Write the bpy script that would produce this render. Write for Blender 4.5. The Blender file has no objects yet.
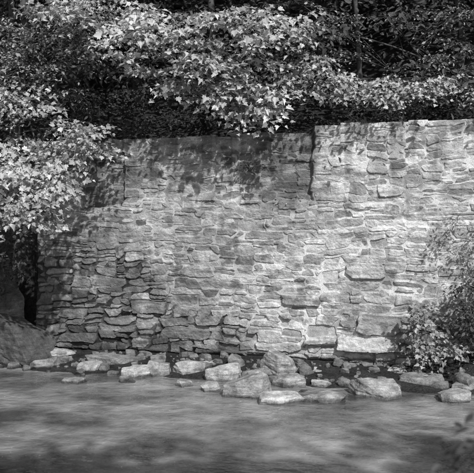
import bpy, math, numpy as np
from mathutils import Vector
R = np.random.default_rng(7)
scene = bpy.context.scene
col = scene.collection

# ------------------------------------------------------------ helpers
def hsh(ix, iy, iz, seed):
    n = (ix.astype(np.int64)*374761393 + iy.astype(np.int64)*668265263 + iz.astype(np.int64)*2147483647 + seed*1274126177) & 0xffffffff
    n = ((n ^ (n >> 13))*1274126177) & 0xffffffff
    n = ((n ^ (n >> 16))*2246822519) & 0xffffffff
    n = n ^ (n >> 15)
    return (n & 0xffffff)/float(0xffffff)
def vnoise(x, y, z=None, seed=0):
    x = np.asarray(x, float); y = np.asarray(y, float)
    flat = z is None
    x0 = np.floor(x); y0 = np.floor(y); fx, fy = x-x0, y-y0
    fx = fx*fx*(3-2*fx); fy = fy*fy*(3-2*fy)
    if flat: z0 = np.zeros_like(x0); fz = None
    else:
        z = np.asarray(z, float); z0 = np.floor(z); fz = z-z0; fz = fz*fz*(3-2*fz)
    r = 0
    for a in (0, 1):
        for b in (0, 1):
            for c in ((0,) if flat else (0, 1)):
                w = (fx if a else 1-fx)*(fy if b else 1-fy)
                if not flat: w = w*(fz if c else 1-fz)
                r = r + w*hsh(x0+a, y0+b, z0+c, seed)
    return r*2-1
def fbm(x, y, z=None, seed=0, o=4):
    s = 0; a = 1; t = 0
    for i in range(o):
        f = 2**i
        s = s + a*vnoise(np.asarray(x)*f, np.asarray(y)*f, None if z is None else np.asarray(z)*f, seed+i*17)
        t += a; a *= .5
    return s/t
def sstep(a, b, x):
    t = np.clip((x-a)/(b-a), 0, 1); return t*t*(3-2*t)
def norm(v):
    v = np.asarray(v, float)
    return v/np.maximum(np.linalg.norm(v, axis=-1, keepdims=True), 1e-9)

def mesh_obj(name, V, loops, sizes, mat, parent=None, smooth=False, attrs=None):
    me = bpy.data.meshes.new(name)
    V = np.asarray(V, np.float32); loops = np.asarray(loops, np.int32); sizes = np.asarray(sizes, np.int32)
    me.vertices.add(len(V)); me.vertices.foreach_set('co', V.ravel())
    me.loops.add(len(loops)); me.loops.foreach_set('vertex_index', loops)
    me.polygons.add(len(sizes))
    st = np.concatenate([[0], np.cumsum(sizes)[:-1]]).astype(np.int32)
    me.polygons.foreach_set('loop_start', st)
    me.polygons.foreach_set('use_smooth', np.full(len(sizes), smooth, bool))
    if attrs:
        for k, a in attrs.items():
            at = me.attributes.new(k, 'FLOAT', 'POINT'); at.data.foreach_set('value', np.asarray(a, np.float32))
    me.update(calc_edges=True)
    me.materials.append(mat)
    ob = bpy.data.objects.new(name, me); col.objects.link(ob)
    if parent: ob.parent = parent
    return ob
def empty(name, loc=(0, 0, 0)):
    e = bpy.data.objects.new(name, None); e.empty_display_size = .2; col.objects.link(e); return e
def grid_faces(nu, nv):
    i = np.arange(nu*nv).reshape(nv, nu)
    return np.stack([i[:-1, :-1], i[:-1, 1:], i[1:, 1:], i[1:, :-1]], -1).reshape(-1, 4)

# ------------------------------------------------------------ materials
def newmat(name):
    m = bpy.data.materials.new(name); m.use_nodes = True
    nt = m.node_tree; nt.nodes.clear()
    out = nt.nodes.new('ShaderNodeOutputMaterial')
    return m, nt, out
def N(nt, t, **kw):
    n = nt.nodes.new(t)
    for k, v in kw.items():
        if k in n.inputs.keys(): n.inputs[k].default_value = v
        else: setattr(n, k, v)
    return n
def L(nt, a, b): nt.links.new(a, b)
def math_(nt, op, a, b=None, c=None, clamp=False):
    n = nt.nodes.new('ShaderNodeMath'); n.operation = op; n.use_clamp = clamp
    for i, v in enumerate((a, b, c)):
        if v is None: continue
        if isinstance(v, (int, float)): n.inputs[i].default_value = v
        else: nt.links.new(v, n.inputs[i])
    return n.outputs[0]
def ramp(nt, f, a, b, lo=0., hi=1.):
    n = nt.nodes.new('ShaderNodeMapRange'); n.clamp = True
    nt.links.new(f, n.inputs[0])
    for i, v in enumerate((a, b, lo, hi)): n.inputs[i+1].default_value = v
    return n.outputs[0]
def noise(nt, scale, detail=5, rough=.6, vscale=None, rot=0.):
    tc = nt.nodes.new('ShaderNodeTexCoord'); src = tc.outputs['Object']
    if vscale:
        mp = nt.nodes.new('ShaderNodeMapping'); mp.inputs['Scale'].default_value = vscale; mp.inputs['Rotation'].default_value = (0, 0, rot)
        L(nt, src, mp.inputs[0]); src = mp.outputs[0]
    n = N(nt, 'ShaderNodeTexNoise'); n.inputs['Scale'].default_value = scale
    n.inputs['Detail'].default_value = detail; n.inputs['Roughness'].default_value = rough
    L(nt, src, n.inputs['Vector']); return n.outputs['Fac']
def gray(nt, v):
    c = nt.nodes.new('ShaderNodeCombineColor')
    for i in range(3): L(nt, v, c.inputs[i])
    return c.outputs[0]
def attr(nt, name):
    a = nt.nodes.new('ShaderNodeAttribute'); a.attribute_name = name; return a.outputs['Fac']
def bump(nt, h, strength, dist):
    b = nt.nodes.new('ShaderNodeBump'); b.inputs['Strength'].default_value = strength
    b.inputs['Distance'].default_value = dist; L(nt, h, b.inputs['Height']); return b.outputs[0]

def stone_wall_mat():
    m, nt, out = newmat('rubble_masonry')
    p = N(nt, 'ShaderNodeBsdfPrincipled'); p.inputs['Roughness'].default_value = .9
    p.inputs['Specular IOR Level'].default_value = .2
    n3 = noise(nt, 60, 2, .7)
    v = math_(nt, 'MULTIPLY', attr(nt, 'tone'), ramp(nt, n3, .3, .7, .72, 1.24))
    L(nt, gray(nt, v), p.inputs['Base Color'])
    L(nt, bump(nt, n3, .6, .012), p.inputs['Normal'])
    L(nt, p.outputs[0], out.inputs[0]); return m
def rock_mat(name, lo, hi, wet=False):
    m, nt, out = newmat(name)
    p = N(nt, 'ShaderNodeBsdfPrincipled'); p.inputs['Roughness'].default_value = .8
    p.inputs['Specular IOR Level'].default_value = .3
    n1 = noise(nt, 6, 5, .75); n2 = noise(nt, 4, 4, .65, (1, 1, 9)); n3 = noise(nt, 50, 3, .7)
    v = ramp(nt, n1, .35, .65, lo, hi)
    v = math_(nt, 'MULTIPLY', v, ramp(nt, n2, .3, .7, .6, 1.2))
    v = math_(nt, 'MULTIPLY', v, ramp(nt, n3, .3, .7, .7, 1.22))
    oi = N(nt, 'ShaderNodeObjectInfo')
    v = math_(nt, 'MULTIPLY', v, ramp(nt, oi.outputs['Random'], 0, 1, .6, 1.15))
    g = N(nt, 'ShaderNodeNewGeometry'); sx = N(nt, 'ShaderNodeSeparateXYZ'); L(nt, g.outputs['Position'], sx.inputs[0])
    zz = math_(nt, 'ADD', sx.outputs[2], math_(nt, 'MULTIPLY', n1, .05))
    w = ramp(nt, zz, .045, .085, .3, 1)     # wet at the waterline
    v = math_(nt, 'MULTIPLY', v, w)
    L(nt, gray(nt, v), p.inputs['Base Color'])
    L(nt, ramp(nt, zz, .045, .085, .3, .85), p.inputs['Roughness'])
    L(nt, bump(nt, math_(nt, 'ADD', n3, n2), .8, .014), p.inputs['Normal'])
    L(nt, p.outputs[0], out.inputs[0]); return m
def leaf_mat(name, lo, hi, trans=.3, rough=.5):
    m, nt, out = newmat(name)
    t = attr(nt, 'tone'); v = ramp(nt, t, 0, 1, lo, hi)
    c = gray(nt, v)
    p = N(nt, 'ShaderNodeBsdfPrincipled'); p.inputs['Roughness'].default_value = rough
    p.inputs['Specular IOR Level'].default_value = .35
    L(nt, c, p.inputs['Base Color'])
    if trans > 0:
        tr = N(nt, 'ShaderNodeBsdfTranslucent'); mx = N(nt, 'ShaderNodeMixShader'); mx.inputs[0].default_value = trans
        L(nt, c, tr.inputs[0])
        L(nt, p.outputs[0], mx.inputs[1]); L(nt, tr.outputs[0], mx.inputs[2]); L(nt, mx.outputs[0], out.inputs[0])
    else: L(nt, p.outputs[0], out.inputs[0])
    return m
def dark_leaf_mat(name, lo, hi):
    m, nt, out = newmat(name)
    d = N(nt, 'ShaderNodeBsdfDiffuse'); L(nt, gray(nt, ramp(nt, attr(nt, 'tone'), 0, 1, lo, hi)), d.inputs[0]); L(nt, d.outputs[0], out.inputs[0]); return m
def bark_mat():
    m, nt, out = newmat('bark')
    p = N(nt, 'ShaderNodeBsdfDiffuse')
    n = noise(nt, 12, 3, .7, (1, 1, .25))
    L(nt, gray(nt, ramp(nt, n, .3, .7, .03, .12)), p.inputs[0])
    L(nt, p.outputs[0], out.inputs[0]); return m
def soil_mat():
    m, nt, out = newmat('river_soil')
    p = N(nt, 'ShaderNodeBsdfDiffuse')
    n1 = noise(nt, 3, 4, .7); n2 = noise(nt, 30, 3, .7)
    v = math_(nt, 'MULTIPLY', ramp(nt, n1, .3, .7, .02, .05), ramp(nt, n2, .3, .7, .5, 1.5))
    L(nt, gray(nt, v), p.inputs[0])
    L(nt, bump(nt, n2, .8, .05), p.inputs['Normal']); L(nt, p.outputs[0], out.inputs[0]); return m
def water_mat():
    m, nt, out = newmat('shallow_river_water')
    p = N(nt, 'ShaderNodeBsdfPrincipled'); p.inputs['IOR'].default_value = 1.33
    n1 = noise(nt, .75, 5, .62, (.8, 1., 1), .3); n2 = noise(nt, 3.2, 4, .6, (.8, 1., 1), .3); n3 = noise(nt, 17, 4, .85, (.8, .8, 1))
    v = ramp(nt, n1, .40, .60, .055, .24)             # silt tone, mottled in broad patches
    v = math_(nt, 'MULTIPLY', v, ramp(nt, n2, .35, .65, .75, 1.2))
    sp = math_(nt, 'MULTIPLY', ramp(nt, n3, .645, .69, 0, .5), ramp(nt, n1, .40, .56, .08, 1))   # froth flecks, also painted sparkle on the water
    v = math_(nt, 'ADD', v, sp)
    L(nt, gray(nt, v), p.inputs['Base Color'])
    p.inputs['Roughness'].default_value = .05; p.inputs['Specular IOR Level'].default_value = .5
    h = math_(nt, 'ADD', math_(nt, 'MULTIPLY', n2, 1.6), math_(nt, 'MULTIPLY', noise(nt, 8, 2, .5, (.7, 1., 1), .2), .5))
    L(nt, bump(nt, h, .5, .06), p.inputs['Normal']); L(nt, p.outputs[0], out.inputs[0]); return m

M_wall = stone_wall_mat(); M_rock = rock_mat('river_rock_stone', .16, .48); M_rockd = rock_mat('bank_rock_stone', .07, .18); M_rub = rock_mat('rubble_stone', .06, .22)  # rubble copy darker: shade at the wall foot put into its colour
M_leafB = leaf_mat('maple_leaf_light', .18, .68, .35, .42); M_leafM = leaf_mat('leaf_mid', .10, .42, .25)
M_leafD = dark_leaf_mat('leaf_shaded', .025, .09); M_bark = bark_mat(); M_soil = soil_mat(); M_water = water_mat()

# ------------------------------------------------------------ site geometry
YAW = .27
def ywall(x): return 13.4 - YAW*(x+3.88)
P0 = np.array([-3.88, 13.4]); TU = norm(np.array([1, -YAW])); NU_ = np.array([TU[1], -TU[0]])   # outward normal (to river)
H = 4.2; ULEN = 10.6
def wall_pt(u, out, z):
    return np.array([P0[0]+TU[0]*u+NU_[0]*out, P0[1]+TU[1]*u+NU_[1]*out, z])

# ------------------------------------------------------------ stone wall
def build_wall():
    cu, cv = .058, .035
    ncu, ncv = int(ULEN/cu)+1, int(H/cv)+1
    uc = (np.arange(ncu)+.5)*cu; vc = (np.arange(ncv)+.5)*cv
    UC, VC = np.meshgrid(uc, vc)
    reg = np.zeros_like(UC, int)
    reg[(UC > .95) & (UC < 1.80) & (VC > 2.9)] = 1
    reg[(UC > 5.38) & (VC > 2.9)] = 2
    reg[(UC > 6.95) & (VC > 2.6)] = 3
    occ = np.zeros_like(reg, bool); jb = np.zeros((ncv, ncu+20), bool); stones = []
    def put(r, c, w, h):
        occ[r:r+h, c:c+w] = True; jb[r:r+h, c] = True; jb[r:r+h, c+w] = True; stones.append((c*cu, r*cv, w*cu, h*cv))
    for (u, v, w, h) in ((5.85, .42, 1.05, .27), (6.2, .7, .8, .36), (2.6, .45, 1.0, .2), (3.3, .1, 1.0, .22), (.5, .3, .9, .2), (4.4, .3, .9, .2), (2.0, .85, .7, .26), (6.0, 1.6, .7, .28), (4.9, 1.1, .65, .22), (5.6, 2.45, .7, .18), (1.2, 1.4, .7, .18), (3.6, 1.5, .8, .16), (2.9, 2.2, .8, .15), (4.2, 2.3, .7, .17)):
        put(int(v/cv), int(u/cu), int(w/cu), int(h/cv))
    for r in range(ncv):
        c = 0
        while c < ncu:
            if occ[r, c]: c += 1; continue
            v = r*cv
            big = 1.0 if v < 1.1 else (.6 if v < 2.4 else .3)
            h = int(R.choice([1, 2, 3, 4, 5, 6], p=[.09, .30-.1*big, .32, .16, .08+.05*big, .05+.05*big]))
            w = int(np.clip(R.lognormal(1.74+.22*big, .5), 2, 16))
            if h >= 5: w = max(w, 5)
            if h == 1: w = min(w, 7)
            k = 0
            while c+k < ncu and not occ[r, c+k] and reg[r, c+k] == reg[r, c] and k < w+3: k += 1
            if k > w:
                if k-w < 3 and not (c+k < ncu and not occ[r, c+k]): w = k      # absorb slivers
                elif r > 0:
                    for dw in (0, 1, -1, 2):
                        if not jb[r-1, c+w+dw] and 3 <= w+dw <= k: w += dw; break
            else: w = k
            if w <= 3: h = min(h, 4)
            hh = 1
            while hh < h and r+hh < ncv and not occ[r+hh, c:c+w].any() and (reg[r+hh, c:c+w] == reg[r, c]).all(): hh += 1
            put(r, c, w, hh); c += w
    st = .0088
    nu, nv = int(ULEN/st), int(H/st)
    u = np.linspace(0, ULEN, nu); v = np.linspace(0, H, nv); U, V = np.meshgrid(u, v)
    Uw = U + .03*fbm(U*1.2, V*3.5, seed=3, o=2) + .045*fbm(U*2.5, V*6, seed=15, o=2) + .014*fbm(U*11, V*14, seed=5, o=3)
    Vw = V + .07*fbm(U*.7, V*1.0, seed=9, o=2) + .034*fbm(U*3.0, V*2.5, seed=12, o=2) + .012*fbm(U*14, V*14, seed=4, o=4)
    D = np.full(U.shape, -.05); ID = np.zeros(U.shape, int)
    du, dv = u[1]-u[0], v[1]-v[0]
    for i, (su, sv, w, h) in enumerate(stones):
        j = min(.024, h*.22)
        c = np.array([[su, sv], [su+w, sv], [su+w, sv+h], [su, sv+h]]) + R.uniform(-1, 1, (4, 2))*[j*2.0, j]
        m = .14
        a0, a1 = max(0, int((su-m)/du)), min(nu, int((su+w+m)/du)+1); b0, b1 = max(0, int((sv-m)/dv)), min(nv, int((sv+h+m)/dv)+1)
        if a1 <= a0 or b1 <= b0: continue
        pu, pv = Uw[b0:b1, a0:a1], Vw[b0:b1, a0:a1]
        d = np.full(pu.shape, 9.)
        for k in range(4):
            p, q = c[k], c[(k+1) % 4]; e = norm(q-p)
            d = np.minimum(d, -(e[1]*(pu-p[0]) - e[0]*(pv-p[1])))
        ctr = c.mean(0)
        for k in range(4):
            if R.random() < .7:
                cc = c[k]; n = norm(np.sign(ctr-cc)*[R.uniform(.3, 1.3), 1]); cut = R.uniform(.005, .055)*min(1, h/.12)
                d = np.minimum(d, (n[0]*(pu-cc[0]) + n[1]*(pv-cc[1])) - cut)
        sl = D[b0:b1, a0:a1]; msk = d > sl
        sl[msk] = d[msk]; ID[b0:b1, a0:a1][msk] = i
    n = len(stones)
    prot = R.normal(0, .008, n); tu = R.normal(0, .035, n); tv = R.normal(0, .05, n)
    tone = R.normal(.265, .045, n); dk = R.random(n) < .18; tone[dk] *= R.uniform(.5, .8, dk.sum()); lt = R.random(n) < .1; tone[lt] *= 1.25; tone = np.clip(tone, .12, .44)
    cx = np.array([s[0]+s[2]/2 for s in stones]); cy = np.array([s[1]+s[3]/2 for s in stones])
    prot += np.where(cy < .95, R.normal(.012, .025, n), 0)
    for k in range(9): prot[k] = R.uniform(.03, .055)
    prot[0] = .14; prot[1] = .05
    low = fbm(U*.55, V*.7, seed=31, o=3)
    gap = .003 + .005*np.clip(fbm(U*2, V*2, seed=40, o=2)+.3, 0, 1)
    face = sstep(0, .009, D-gap)
    dirty = sstep(-.35, .35, -low + .3*(1.0-V) - .10*(U-3.8))        # joints washed out here
    jn = sstep(-.2, .3, fbm(U*4, V*6, seed=66, o=2))
    mort_lv = -.007 - .028*dirty*(.4+.6*jn) - .006*fbm(U*8, V*8, seed=77, o=2)
    rough = .009*fbm(U*6, V*13, seed=50, o=4) + .007*fbm(U*26, V*34, seed=51, o=2)
    stone_h = prot[ID] + tu[ID]*(U-cx[ID]) + tv[ID]*(V-cy[ID]) + rough
    hgt = mort_lv*(1-face) + stone_h*face
    hgt = np.maximum(hgt, mort_lv - .02)
    base = .07*fbm(U*.35, V*.5, seed=61, o=2)
    wb = .10*fbm(U*1.5, V*3.2, seed=63, o=3)
    def box(u0, u1, v0, v1, e=.02):
        return sstep(u0-e, u0+e, Uw+wb*.3)*(1-sstep(u1-e, u1+e, Uw+wb*.3))*sstep(v0-e, v0+e, Vw+wb)*(1-sstep(v1-e, v1+e, Vw+wb))
    base -= .15*box(.95, 1.80, 2.9, 9)
    base -= .055*box(1.80, 5.38, 3.05, 9, .03)
    base -= .075*box(4.60, 5.36, 2.90, 9, .03)
    base -= .05*box(6.95, 19, 2.5, 9) 
    base += .06*sstep(1.3, .2, V)
    base -= .22*sstep(.22+.08*fbm(U*1.5, U*0, seed=90, o=2), .05, V)*(1-sstep(6.3, 6.9, U))
    hgt = hgt + base + .035*(1-V/H)
    mort = (1-sstep(gap-.001, gap+.006, D))*(1-.8*dirty)
    n1 = fbm(U*8, V*9, seed=401, o=5); n2 = fbm(U*4, V*26, seed=402, o=4); n4 = fbm(U*1.5, V*1.7, seed=403, o=4)
    smear = sstep(.0, .4, fbm(U*3, V*4, seed=81, o=3))*(1-dirty)*.65
    mort = np.clip(mort + smear*(1-sstep(.0, .024, D)), 0, 1)
    stone_t = tone[ID]*(1+.1*low)*(1+.48*n1)*(1+.4*n2)
    mort_t = (.43+.14*n1)*(1-.75*dirty)
    T = stone_t*(1-mort)+mort_t*mort
    T = T*(1-.6*(1-sstep(gap-.002, gap+.005, D))*dirty)
    T = T*(1-.5*(1-sstep(gap-.002, gap+.002, D))*sstep(.0, .3, fbm(U*2.3, V*3, seed=83, o=3)))
    T = T*(1+.35*n4) + .14*sstep(.30, .45, fbm(U*13, V*13, seed=404, o=3))*sstep(-.2, .3, n4)
    run = fbm(U*5, V*.5+5, seed=99, o=3)       # vertical run-off stains below the coping
    damp_shade = 1 - .40*sstep(.8, .1, V+.3*low) - .38*sstep(.0, .4, run+.25*low)*sstep(2.3, 3.9, V)  # darker foot: damp and shade put into colour; run-off stains above
    damp_shade = damp_shade*(1-.22*box(1.8, 5.38, 3.0, 9, .1))*(1-.35*box(4.60, 5.38, 2.86, 9, .08))*(1-.3*box(.95, 1.8, 2.9, 9, .04))  # weathered upper band; shade in recess and niche put into the colour
    damp_shade = damp_shade*(1 - .25*sstep(4.8, 1.4, U)*sstep(3.2, 1.8, V))*(1+.30*sstep(5.0, 5.6, U))*(1-.35*sstep(.1, .5, fbm(U*.8, V*1.0, seed=300, o=4)))  # soft tree shade lower left and brighter lit right end painted in; blotches
    damp_shade = damp_shade*(1-.45*sstep(.22, .5, fbm(U*4, V*6, seed=310, o=4)))
    T = np.clip(T*damp_shade, .02, .55)
    top = 4.13 + .13*sstep(5.33, 5.40, u) + .025*fbm(u*1.1, u*0, seed=8, o=2) + .06*(hsh(np.floor((u+.1*vnoise(u, u*0, seed=2))/.33), np.zeros_like(u), np.zeros_like(u), 6)-.5)
    Z = V*(1+(top/H-1)[None, :]*sstep(2.5, 4.2, V))
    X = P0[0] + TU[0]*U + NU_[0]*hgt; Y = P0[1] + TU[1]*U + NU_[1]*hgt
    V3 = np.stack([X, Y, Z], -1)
    K = 14
    capz = Z[-1]
    tcap = []
    for k in range(1, K+1):
        o = hgt[-1]*(1-k/K) - .55*k/K
        zz = capz + .03*fbm(u*4, np.full_like(u, k*.5), seed=55, o=3)*min(1, k/2.)
        tcap.append(np.stack([P0[0]+TU[0]*u+NU_[0]*o, P0[1]+TU[1]*u+NU_[1]*o, zz], -1))
    bk = np.stack([P0[0]+TU[0]*u-NU_[0]*.55, P0[1]+TU[1]*u-NU_[1]*.55, np.full_like(u, -.3)], -1)
    bot = np.stack([X[0], Y[0], np.full_like(u, -.3)], -1)
    A = np.concatenate([bot[None], V3, np.array(tcap), bk[None]], 0)
    nr = A.shape[0]
    F = grid_faces(nu, nr)
    def ext(a): return np.concatenate([a[:1], a, np.repeat(a[-1:], K+1, 0)], 0).ravel()
    e0 = np.arange(nr)*nu; e1 = e0[::-1]+nu-1
    loops = np.concatenate([F.ravel(), e0[::-1], e1[::-1]]); sizes = np.concatenate([np.full(len(F), 4), [nr, nr]])
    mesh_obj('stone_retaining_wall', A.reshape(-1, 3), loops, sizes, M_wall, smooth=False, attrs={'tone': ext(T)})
build_wall()

# ------------------------------------------------------------ ground (one sheet) and water
def gz(x, y):
    b = y - ywall(x)
    rough = .05*fbm(x*1.5, y*1.5, seed=201, o=4)
    shore = .16 + .10*b
    shore = np.where(b < -1.2, .04 - .16*(-b-1.2), shore)
    shore = np.maximum(shore, -.45) + rough
    shore = shore + .6*sstep(3.1, 4.8, x)*sstep(-1.5, -.2, b)
    nearbank = .9*sstep(3.6, .5, y) - .0
    shore = shore + nearbank
    slope_left = sstep(-.2, 2.2, b)*4.1
    up = sstep(.2, .3, b)*(3.95-.16)
    inwall = sstep(-4.05, -3.95, x)
    z = shore + np.where(b > -.3, slope_left*(1-inwall) + up*inwall, 0)
    hill = np.maximum(b-1.2, 0)*.46
    z = np.where(b > .3, z*1 - .10*np.minimum(b, 3)*inwall + hill + .3*fbm(x*.3, y*.3, seed=210, o=3)*sstep(1, 4, b), z)
    return z
xs = np.concatenate([np.linspace(-70, -9, 25)[:-1], np.linspace(-9, -6, 25)[:-1], np.linspace(-6, 6, 241)[:-1], np.linspace(6, 9, 25)[:-1], np.linspace(9, 70, 25)])
ys = np.concatenate([np.linspace(-60, -2, 20)[:-1], np.linspace(-2, 8, 60)[:-1], np.linspace(8, 16, 200)[:-1], np.linspace(16, 80, 60)])
GX, GY = np.meshgrid(xs, ys); GZ = gz(GX, GY)
F = grid_faces(len(xs), len(ys))
mesh_obj('ground', np.stack([GX, GY, GZ], -1).reshape(-1, 3), F.ravel(), np.full(len(F), 4), M_soil, smooth=True)
mesh_obj('river_water', [(-70, -40, 0), (70, -40, 0), (70, 14.6, 0), (-70, 14.6, 0)], [0, 1, 2, 3], [4], M_water)

# ------------------------------------------------------------ rocks
def ico_arr(sub):
    bpy.ops.mesh.primitive_ico_sphere_add(subdivisions=sub, radius=1)
    o = bpy.context.object; n = len(o.data.vertices); v = np.zeros(n*3); o.data.vertices.foreach_get('co', v)
    f = np.array([p.vertices[:] for p in o.data.polygons]); bpy.data.objects.remove(o, do_unlink=True)
    return norm(v.reshape(-1, 3)), f
icoV, icoF = ico_arr(6); ico3V, ico3F = ico_arr(4)
def rock_verts(V0, w, d, h, seed, sharp=60, tilt=(0, 0), rotz=0.):
    r = np.random.default_rng(seed)
    ns = [np.array([r.uniform(-.15, .15), r.uniform(-.2, .1), 1.]), np.array([0, 0, -1.])]; ds = [.55, .6]
    k = r.integers(5, 8); a0 = r.uniform(0, 6.28)
    for i in range(k):
        a = a0 + i*6.283/k + r.uniform(-.4, .4); ns.append(np.array([math.cos(a), math.sin(a), r.uniform(-.25, .3)])); ds.append(r.uniform(.7, 1.))
    for i in range(3):
        a = r.uniform(0, 6.28); ns.append(np.array([math.cos(a), math.sin(a), r.uniform(.8, 1.6)])); ds.append(r.uniform(.62, .85))
    ns = norm(np.array(ns)); ds = np.array(ds)
    q = np.maximum(V0@ns.T/ds, 0)
    rad = 1/np.power((q**sharp).sum(1), 1./sharp)
    P = V0*rad[:, None]
    ext = P.max(0)-P.min(0); P = P/ext; P -= (P.max(0)+P.min(0))/2
    P = P*[w, d, h*1.35]
    s = seed*3.1
    nf = fbm(P[:, 0]*6+s, P[:, 1]*6, P[:, 2]*12, seed=seed, o=4); nl = fbm(P[:, 0]*2+s, P[:, 1]*2, P[:, 2]*2, seed=seed+5, o=2)
    strat = vnoise(P[:, 2]*30 + nl*2, P[:, 2]*0+seed, seed=seed)
    side = 1-np.abs(norm(P/[w, d, h])[:, 2])
    P = P + V0*(nf*.022 + nl*.02 + strat*.012*side)[:, None]*min(1.5, (w+d)/1.1)
    ca, sa = math.cos(rotz), math.sin(rotz)
    tx, ty = tilt
    P[:, 2] += P[:, 0]*tx + P[:, 1]*ty
    P = P@np.array([[ca, sa, 0], [-sa, ca, 0], [0, 0, 1]])
    return P
def rock(name, x, y, w, h, seed, d=None, mat=None, zb=0., tilt=(0, 0), rotz=None):
    d = d or w*.75
    r = np.random.default_rng(seed+99)
    P = rock_verts(icoV, w, d, h, seed, tilt=tilt, rotz=r.uniform(-.4, .4) if rotz is None else rotz)
    P[:, 2] += h - P[:, 2].max() + zb
    P += [x, y+d*.35, 0]
    return mesh_obj(name, P, icoF.ravel(), np.full(len(icoF), 3), mat or M_rock, smooth=False)
rocks = [ # x, y(front), w, h, seed, depth, tilt
 (-3.36, 11.9, .52, .20, 1, .4, (.1, -.1)), (-3.25, 12.7, .7, .22, 2, .4, (-.1, 0)), (-2.57, 10.75, .38, .08, 3, .3, (0, 0)),
 (-2.55, 11.7, .52, .15, 4, .4, (.1, .1)), (-2.15, 12.0, 1.1, .22, 5, .5, (-.08, .15)), (-1.68, 11.2, .52, .18, 6, .4, (.15, .1)),
 (-1.28, 11.3, .42, .24, 7, .35, (-.1, .1)), (-.80, 11.3, .56, .23, 8, .4, (-.12, .15)), (-.82, 10.5, .28, .09, 9, .25, (0, 0)),
 (-.20, 10.9, .62, .25, 10, .45, (.15, .1)), (-.38, 10.2, .32, .11, 11, .3, (0, 0)), (.15, 9.85, .74, .31, 12, .5, (.25, .1)),
 (.66, 11.2, .80, .42, 13, .5, (-.25, .1)), (.80, 10.45, .52, .18, 14, .4, (.2, 0)), (.58, 9.45, .70, .11, 15, .4, (.05, .08)),
 (1.22, 9.5, .70, .10, 16, .4, (0, .08)), (2.0, 9.75, .84, .24, 17, .55, (-.12, .1)), (2.85, 10.4, .74, .18, 18, .5, (.1, .1)),
 (3.05, 9.5, .5, .13, 19, .4, (0, .1)), (2.65, 11.15, .5, .18, 20, .4, (.1, 0)), (3.45, 10.2, .55, .16, 22, .4, (0, .1)),
 (-.40, 11.8, .5, .13, 23, .35, (0, .1)), (.25, 11.1, .45, .14, 27, .35, (.1, .1)), (1.3, 10.5, .32, .08, 30, .3, (0, .1)), (1.35, 11.3, .45, .12, 21, .35, (0, .1))]
for r_ in rocks:
    x, y, w, h, sd, d, t = r_
    rock('river_rock', x, y, w, h, sd, d=d, tilt=t)
rock('bank_boulder', -4.2, 12.2, 1.6, .93, 76, d=1.2, mat=M_rockd, tilt=(-.35, .2), rotz=0)
rock('bank_boulder', -4.5, 12.9, .9, 1.3, 72, d=.9, mat=M_rockd, tilt=(.2, .2))
rock('bank_boulder', -4.75, 13.6, .8, 2.0, 73, d=.8, mat=M_rockd, tilt=(.2, .1))
rock('bank_boulder', -4.5, 14.2, .6, 2.5, 74, d=.7, mat=M_rockd)
rock('bank_boulder', -5.4, 13.0, 1.1, 1.5, 75, d=1.0, mat=M_rockd, tilt=(.3, .1))
PV, PF, off = [], [], 0
for i in range(360):
    x = R.uniform(-4.3, 5.0); b = -abs(R.normal(0, .75))-.12
    y = ywall(x)+b; w = float(np.clip(R.lognormal(-2.4, .6), .03, .36)); h = w*R.uniform(.28, .5)
    g = float(gz(np.array([x]), np.array([y]))[0])
    if g < -.10: continue
    P = rock_verts(ico3V, w, w*R.uniform(.6, .9), h, 300+i, tilt=(R.uniform(-.3, .3), R.uniform(-.2, .3)), rotz=R.uniform(0, 3))
    P[:, 2] += h*.3; P += [x, y, g]
    PV.append(P); PF.append(ico3F+off); off += len(P)
mesh_obj('rock_rubble', np.concatenate(PV), np.concatenate(PF).ravel(), np.full(sum(len(f) for f in PF), 3), M_rub, smooth=False)

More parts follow.
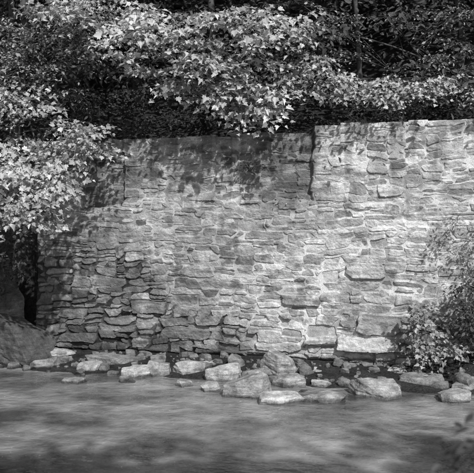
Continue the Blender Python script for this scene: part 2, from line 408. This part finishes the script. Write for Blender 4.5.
# ------------------------------------------------------------ foliage tools
def tmpl(half):
    V = [(0, 0, 0)]
    n = len(half)
    V += [(x, y, .28*x - .16*y*y) for x, y in half] + [(-x, y, .28*x - .16*y*y) for x, y in half] + [(0, 1., -.16)]
    last = 2*n+1
    return np.array(V), [[0] + list(range(1, n+1)) + [last], [0, last] + list(range(2*n, n, -1))]
MAPLE = tmpl([(.26, -.10), (.28, .08), (.54, .22), (.40, .36), (.48, .58), (.24, .54), (.18, .76)])
OVAL = tmpl([(.26, .3), (.22, .7)])
class Foliage:
    def __init__(s): s.p = []; s.n = []; s.t = []; s.s = []; s.tubes = []
    def add(s, p, n, t, sz): s.p.append(p); s.n.append(n); s.t.append(t); s.s.append(sz)
    def tube(s, pts, r): s.tubes.append((np.array(pts, float), np.array(r, float)))
    def leaves_obj(s, name, T, mat, parent, rng):
        p = np.concatenate(s.p); n = norm(np.concatenate(s.n)); t = np.concatenate(s.t); sz = np.concatenate(s.s)
        t = norm(t - (t*n).sum(1, keepdims=True)*n); x = np.cross(t, n)
        TV, TF = T
        k = len(TV); m = len(p)
        curl = rng.uniform(.2, 2.4, m); wid = rng.uniform(.7, 1.1, m)
        V = p[:, None, :] + sz[:, None, None]*(x[:, None, :]*TV[None, :, 0:1]*wid[:, None, None] + t[:, None, :]*TV[None, :, 1:2] + n[:, None, :]*TV[None, :, 2:3]*curl[:, None, None])
        fl = np.concatenate([np.array(f) for f in TF]); fs = np.array([len(f) for f in TF])
        loops = (fl[None, :] + (np.arange(m)*k)[:, None]).ravel(); sizes = np.tile(fs, m)
        cl = fbm(p[:, 0]*1.6, p[:, 1]*1.6, p[:, 2]*2.2, seed=17, o=2)
        tone = np.repeat(np.clip(rng.normal(.5, .25, m)+.35*cl, 0, 1), k)
        return mesh_obj(name, V.reshape(-1, 3), loops, sizes, mat, parent, False, {'tone': tone})
    def tubes_obj(s, name, mat, parent, seg=6):
        Vs, Fs, off = [], [], 0
        ang = np.arange(seg)*2*np.pi/seg
        for pts, r in s.tubes:
            d = norm(np.gradient(pts, axis=0)); a = norm(np.cross(d, [.31, .52, .79])); b = np.cross(d, a)
            ring = pts[:, None, :] + r[:, None, None]*(a[:, None, :]*np.cos(ang)[None, :, None] + b[:, None, :]*np.sin(ang)[None, :, None])
            n = len(pts); Vs.append(ring.reshape(-1, 3))
            i = np.arange(n*seg).reshape(n, seg); j = np.roll(i, -1, 1)
            Fs.append(np.stack([i[:-1], j[:-1], j[1:], i[1:]], -1).reshape(-1, 4)+off); off += n*seg
        F = np.concatenate(Fs)
        return mesh_obj(name, np.concatenate(Vs), F.ravel(), np.full(len(F), 4), mat, parent, True)
UP = np.array([0, 0, 1.])
def spray(fo, start, d, Ln, rng, size=.1, K=10, droop=.35, nb=(0, -.35, 1.), nr=.4, step=.06, twr=.5, tubes=True, rb=.008):
    d = norm(d); side = norm(np.cross(d, UP)+1e-6); nb = np.array(nb)
    def P(t): return start + d*Ln*t - UP*(droop*Ln*t*t)
    ts = np.linspace(0, 1, 6)
    if tubes: fo.tube([P(t) for t in ts], rb*(1.15-ts))
    for k in range(1, K+1):
        t = k/K; b = P(t); sg = 1 if k % 2 else -1
        td = norm(d*rng.uniform(.5, 1.) + side*sg*rng.uniform(.6, 1.) + rng.normal(0, .18, 3) + UP*rng.uniform(-.25, .1))
        if k == K: td = norm(d-UP*.3)
        tl = Ln*twr*(1-.6*t)*rng.uniform(.7, 1.2)+.08
        m = max(3, int(tl/step)); s_ = np.linspace(.15, 1, m)[:, None]
        pts = b + td*tl*s_ - UP*(tl*.3*s_**2)
        if tubes: fo.tube([b, b+td*tl*.5-UP*tl*.075, b+td*tl-UP*tl*.3], [rb*.45, rb*.3, rb*.15])
        perp = norm(np.cross(td, UP)+1e-6)
        alt = np.where(np.arange(m) % 2, 1, -1)[:, None]
        o = perp*alt*rng.uniform(.1, .5, (m, 1))*size + rng.normal(0, .02, (m, 3))
        nn = nb + rng.normal(0, nr, (m, 3)); tt = td*.7 + perp*alt*.7 - UP*.35 + rng.normal(0, .25, (m, 3))
        fo.add(pts+o, nn, tt, size*rng.uniform(.45, 1.3, m))
def bez(a, b, c, n=9):
    t = np.linspace(0, 1, n)[:, None]; return (1-t)**2*a + 2*t*(1-t)*b + t*t*c
def tree(name, base, height, r0, lean, regions, seed, T=MAPLE, mat=None, leaf=.1, limb_r=.03):
    rng = np.random.default_rng(seed); fo = Foliage(); e = empty(name)
    base = np.array(base, float); lean = np.array(lean, float)
    t = np.linspace(0, 1, 14)[:, None]
    tp = base + np.array([0, 0, height])*t + lean*t*t + np.concatenate([fbm(t*3, t*0, seed=seed, o=2), fbm(t*3, t*0+9, seed=seed, o=2), 0*t], 1)*.25
    tr = r0*(1-.75*t[:, 0]) ; tr[0] *= 1.5
    fo.tube(tp, tr)
    for (c, ex, n, d, kw) in regions:
        c = np.array(c, float); ex = np.array(ex, float); d = np.array(d, float)
        nl = max(1, n//7); hubs = []
        for i in range(nl):
            hub = c + rng.uniform(-.6, .6, 3)*ex - norm(d)*.8 + UP*.15
            k = int(np.clip((hub[2]-.8-base[2])/height*13, 2, 12)); a = tp[k]
            mid = (a+hub)/2 + UP*.45*np.linalg.norm(hub-a)*.4 + rng.normal(0, .1, 3)
            pts = bez(a, mid, hub, 10); fo.tube(pts, np.linspace(limb_r, .010, 10)); hubs.append(hub)
        for i in range(n):
            tip = c + rng.uniform(-1, 1, 3)*ex
            dd = norm(norm(d)+rng.normal(0, .33, 3)*[1, 1, .4]); Ln = rng.uniform(.7, 1.25)*kw.get('len', 1.)
            st = tip - dd*Ln*.6
            hub = min(hubs, key=lambda h_: np.linalg.norm(h_-st))
            fo.tube(bez(hub, (hub+st)/2+UP*.06, st, 5), [.010, .009, .008, .008, .008])
            spray(fo, st, dd, Ln, rng, size=kw.get('size', leaf), K=kw.get('K', 10), droop=kw.get('droop', .35), nb=kw.get('nb', (0, -.55, 1)), nr=kw.get('nr', .45), step=kw.get('step', .062))
    fo.tubes_obj('trunk_and_limbs', M_bark, e, 5); fo.leaves_obj('crown_leaves', T, mat or M_leafB, e, rng)
    return e

tree('maple_tree', (-4.9, 15.2, 3.9), 8, .13, (.6, -1.6, 0), [
   ((-3.35, 11.4, 3.2), (.6, .4, .45), 26, (.25, -1, -.1), dict(size=.10, nb=(.1, -.75, .8), nr=.5, step=.055)),
   ((-4.0, 11.2, 3.4), (.4, .5, .7), 15, (.1, -1, 0), dict(size=.10, nb=(0, -.7, .8), nr=.5, step=.055)),
   ((-3.1, 12.2, 4.15), (.8, .4, .2), 13, (.2, -1, 0), dict(size=.09)),
   ((-3.9, 12.2, 4.7), (.7, .4, .3), 9, (.2, -1, 0), dict(size=.085)),
   ((-2.6, 12.3, 6.3), (.9, .5, .45), 14, (.2, -1, 0), dict(size=.095)),
   ], 11)
tree('maple_tree', (-.7, 15.3, 3.7), 8.5, .11, (.2, -1.2, 0), [
   ((-1.3, 12.2, 5.95), (.75, .4, .55), 16, (.1, -1, 0), dict(size=.11)),
   ((-.1, 11.9, 5.85), (.75, .4, .6), 17, (.2, -1, 0), dict(size=.11)),
   ((.0, 12.1, 4.85), (.5, .3, .35), 14, (.2, -1, -.1), dict(size=.11, nb=(0, -.6, .9))),
   ((-.9, 12.3, 5.2), (.4, .3, .2), 6, (-.2, -1, 0), dict(size=.10)),
   ], 12)
tree('maple_tree', (2.6, 14.9, 3.7), 8, .08, (-.3, -1.0, 0), [
   ((1.35, 12.1, 5.15), (.55, .3, .35), 13, (-.2, -1, 0), dict(size=.085)),
   ((3.0, 11.9, 4.95), (1.3, .35, .22), 15, (.1, -1, 0), dict(size=.07)),
   ((1.1, 12.2, 6.2), (.4, .4, .3), 4, (.1, -1, 0), dict(size=.085)),
   ], 13)
tree('beech_tree', (-5.3, 15.6, 4.3), 8, .12, (.6, -.8, 0), [
   ((-4.1, 13.1, 5.9), (1.0, .5, .9), 46, (.1, -1, 0), dict(size=.08, step=.055)),
   ((-2.3, 13.4, 6.4), (1.0, .5, .6), 18, (.1, -1, 0), dict(size=.08, step=.055))], 14, T=OVAL, mat=M_leafM)
tree('beech_tree', (4.9, 15.0, 3.9), 8, .10, (-.6, -.6, 0), [
   ((3.2, 13.3, 6.1), (1.5, .6, .8), 24, (.1, -1, 0), dict(size=.065, step=.06)),
   ((3.6, 13.1, 5.2), (1.0, .4, .3), 9, (.1, -1, 0), dict(size=.065, step=.06)),
   ((1.0, 13.8, 6.2), (1.2, .5, .8), 11, (.1, -1, 0), dict(size=.08, step=.06))], 15, T=OVAL, mat=M_leafM)
for k, (x, y, r, ln) in enumerate([(2.3, 18.5, .10, (1.3, 0, 0)), (1.6, 20, .12, (-.9, 0, 0)), (-2.6, 18, .14, (-.3, 0, 0))]):
    z0 = float(gz(np.array([x]), np.array([y]))[0])-.1
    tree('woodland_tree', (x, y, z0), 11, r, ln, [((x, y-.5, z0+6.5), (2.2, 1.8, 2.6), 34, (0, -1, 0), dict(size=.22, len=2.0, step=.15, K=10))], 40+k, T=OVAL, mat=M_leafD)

rng = np.random.default_rng(5); fo = Foliage()
for i in range(900):
    x = rng.uniform(-9, 9); b = rng.uniform(1.1, 11); y = ywall(x)+b
    z = float(gz(np.array([x]), np.array([y]))[0]) + rng.uniform(.15, 2.6+.25*b)
    s_ = 1+.08*b
    spray(fo, np.array([x, y, z]), np.array([rng.normal(0, .5), -1, .1]), rng.uniform(.8, 1.5)*s_, rng, size=rng.uniform(.09, .13)*s_, K=7, step=.11*s_, nr=.5, nb=(0, -.7, .8), tubes=(i % 6 == 0))
for i in range(260):          # low growth right behind the coping
    x = rng.uniform(-5, 6.5); b = rng.uniform(1.0, 3.2); y = ywall(x)+b
    z = float(gz(np.array([x]), np.array([y]))[0]) + rng.uniform(.25, .9)
    spray(fo, np.array([x, y, z]), np.array([rng.normal(0, .6), -.8, .35]), rng.uniform(.45, .8), rng, size=.085, K=7, step=.07, nr=.6, nb=(0, -.9, .6), droop=.5, tubes=(i % 3 == 0))
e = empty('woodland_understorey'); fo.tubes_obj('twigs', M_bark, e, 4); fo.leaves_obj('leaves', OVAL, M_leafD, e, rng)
fo = Foliage()
for i in range(560):
    x = rng.uniform(-10, 10); y = rng.uniform(14.0, 26); z = 7.9+rng.uniform(0, 3)+(y-14)*.4
    spray(fo, np.array([x, y, z]), np.array([rng.normal(0, .7), -1, .1]), rng.uniform(1.4, 2.2), rng, size=rng.uniform(.28, .4), K=8, step=.18, nr=.4, nb=(0, -.6, .8), tubes=False)
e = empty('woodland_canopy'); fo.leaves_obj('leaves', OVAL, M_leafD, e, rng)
fo = Foliage()
for i in range(520):
    x = rng.uniform(-26, 26); y = rng.uniform(23, 42); z = float(gz(np.array([x]), np.array([y]))[0])+rng.uniform(.3, 7)
    spray(fo, np.array([x, y, z]), np.array([rng.normal(0, .7), -1, .1]), rng.uniform(2.5, 4), rng, size=.5, K=8, step=.36, nr=.5, nb=(0, -.7, .8), tubes=False)
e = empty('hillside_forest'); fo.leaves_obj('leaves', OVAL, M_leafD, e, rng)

def shrub(name, root, regions, seed, mat, T=OVAL):
    rng = np.random.default_rng(seed); fo = Foliage(); e = empty(name); root = np.array(root, float)
    for (c, ex, n, d, kw) in regions:
        c = np.array(c, float); ex = np.array(ex)
        for i in range(n):
            tip = c + rng.uniform(-1, 1, 3)*ex; dd = norm(norm(d)+rng.normal(0, .45, 3)); Ln = rng.uniform(.25, .55)*kw.get('len', 1)
            st = tip-dd*Ln*.5; r0 = root + rng.normal(0, .12, 3)*[1, 1, .1]
            if i % 2 == 0: fo.tube(bez(r0, (r0+st)/2+UP*.2+rng.normal(0, .08, 3), st, 8), np.linspace(.008, .003, 8))
            spray(fo, st, dd, Ln, rng, size=kw.get('size', .06), K=kw.get('K', 7), droop=.3, nb=kw.get('nb', (0, -.6, .8)), nr=.5, step=kw.get('step', .045), rb=.004, twr=.55)
    fo.tubes_obj('stems', M_bark, e, 5); fo.leaves_obj('leaves', T, mat, e, rng); return e
def gg(x, y): return float(gz(np.array([x]), np.array([y]))[0])
shrub('creeper_shrub', (4.0, 11.15, gg(4.0, 11.15)), [
   ((3.7, 11.2, 2.3), (.28, .1, .40), 9, (-.3, -.5, .1), dict(size=.055)),
   ((4.4, 11.0, 2.0), (.45, .15, .8), 15, (0, -.6, .1), dict(size=.07))], 21, M_leafM)
shrub('riverside_bush', (3.1, 11.2, gg(3.1, 11.2)), [
   ((2.98, 11.0, .98), (.13, .12, .26), 9, (-.2, -.6, .1), dict(size=.075)),
   ((3.3, 10.9, .5), (.2, .2, .10), 3, (0, -.6, .1), dict(size=.07))], 22, M_leafM, MAPLE)
shrub('shaded_bush', (4.0, 10.9, gg(4.0, 10.9)), [
   ((3.85, 10.95, 1.1), (.34, .2, .55), 38, (0, -.6, .1), dict(size=.07))], 23, M_leafD)
shrub('bank_fern', (-4.6, 13.3, gg(-4.6, 13.3)), [
   ((-4.5, 13.0, 2.0), (.5, .3, .7), 30, (.1, -.7, 0), dict(size=.08)), ((-5.2, 12.8, 1.6), (.5, .4, .6), 24, (.1, -.7, 0), dict(size=.08))], 24, M_leafD)
p = wall_pt(4.25, -.05, 3.55)
shrub('wall_weed', p, [(p+[0, -.05, 0], (.14, .04, .05), 6, (0, -.6, -.1), dict(size=.05, len=.5, K=4))], 27, M_leafD)
p = wall_pt(5.0, -.15, 2.95)
shrub('wall_weed', p, [(p+[0, -.03, .03], (.25, .04, .03), 6, (0, -.6, .1), dict(size=.04, len=.4, K=4))], 28, M_leafM)

tree('near_bank_tree', (5.6, -4.2, .9), 9.5, .2, (-1.2, 1.2, 0), [
   ((.9, -.85, 7.2), (1.0, .5, .4), 14, (-.3, .6, 0), dict(size=.2, len=1.4, step=.11)),
   ((3.3, -1.2, 7.3), (1.3, .5, .4), 15, (0, 1, 0), dict(size=.2, len=1.4, step=.11)),
   ((5.6, -.5, 7.5), (1.0, .7, .5), 14, (0, 1, 0), dict(size=.2, len=1.6, step=.12))], 31, mat=M_leafM)
shrub('near_bank_shrub', (1.6, 2.5, gg(1.6, 2.5)), [
   ((1.0, 2.6, 1.53), (.16, .2, .2), 5, (-.6, .3, .1), dict(size=.055, len=.8, step=.08))], 32, M_leafD)

# ------------------------------------------------------------ light
EL, AZ = math.radians(42), math.radians(160)
S = Vector((math.sin(AZ)*math.cos(EL), math.cos(AZ)*math.cos(EL), math.sin(EL)))
sl = bpy.data.lights.new('sun', 'SUN'); sl.energy = 5; sl.angle = math.radians(.8); sl.color = (1, 1, 1)
so = bpy.data.objects.new('sun', sl); so.rotation_euler = S.to_track_quat('Z', 'Y').to_euler(); so.location = (5, -10, 20); col.objects.link(so)
w = bpy.data.worlds.new('World'); scene.world = w; w.use_nodes = True; nt = w.node_tree
sky = nt.nodes.new('ShaderNodeTexSky'); sky.sky_type = 'NISHITA'; sky.sun_disc = False; sky.sun_elevation = EL; sky.sun_rotation = AZ
bw = nt.nodes.new('ShaderNodeRGBToBW'); L(nt, sky.outputs[0], bw.inputs[0]); L(nt, bw.outputs[0], nt.nodes['Background'].inputs[0])
nt.nodes['Background'].inputs[1].default_value = .15
scene.view_settings.view_transform = 'Standard'; scene.view_settings.look = 'None'; scene.view_settings.exposure = 0

cam = bpy.data.cameras.new('camera'); cam.lens = 52.2; cam.sensor_width = 36; cam.clip_end = 500
cam.dof.use_dof = True; cam.dof.focus_distance = 11.5; cam.dof.aperture_fstop = 2.4
co = bpy.data.objects.new('camera', cam); co.location = (0, 0, 2.3); co.rotation_euler = (math.radians(90), 0, 0); col.objects.link(co)
scene.camera = co
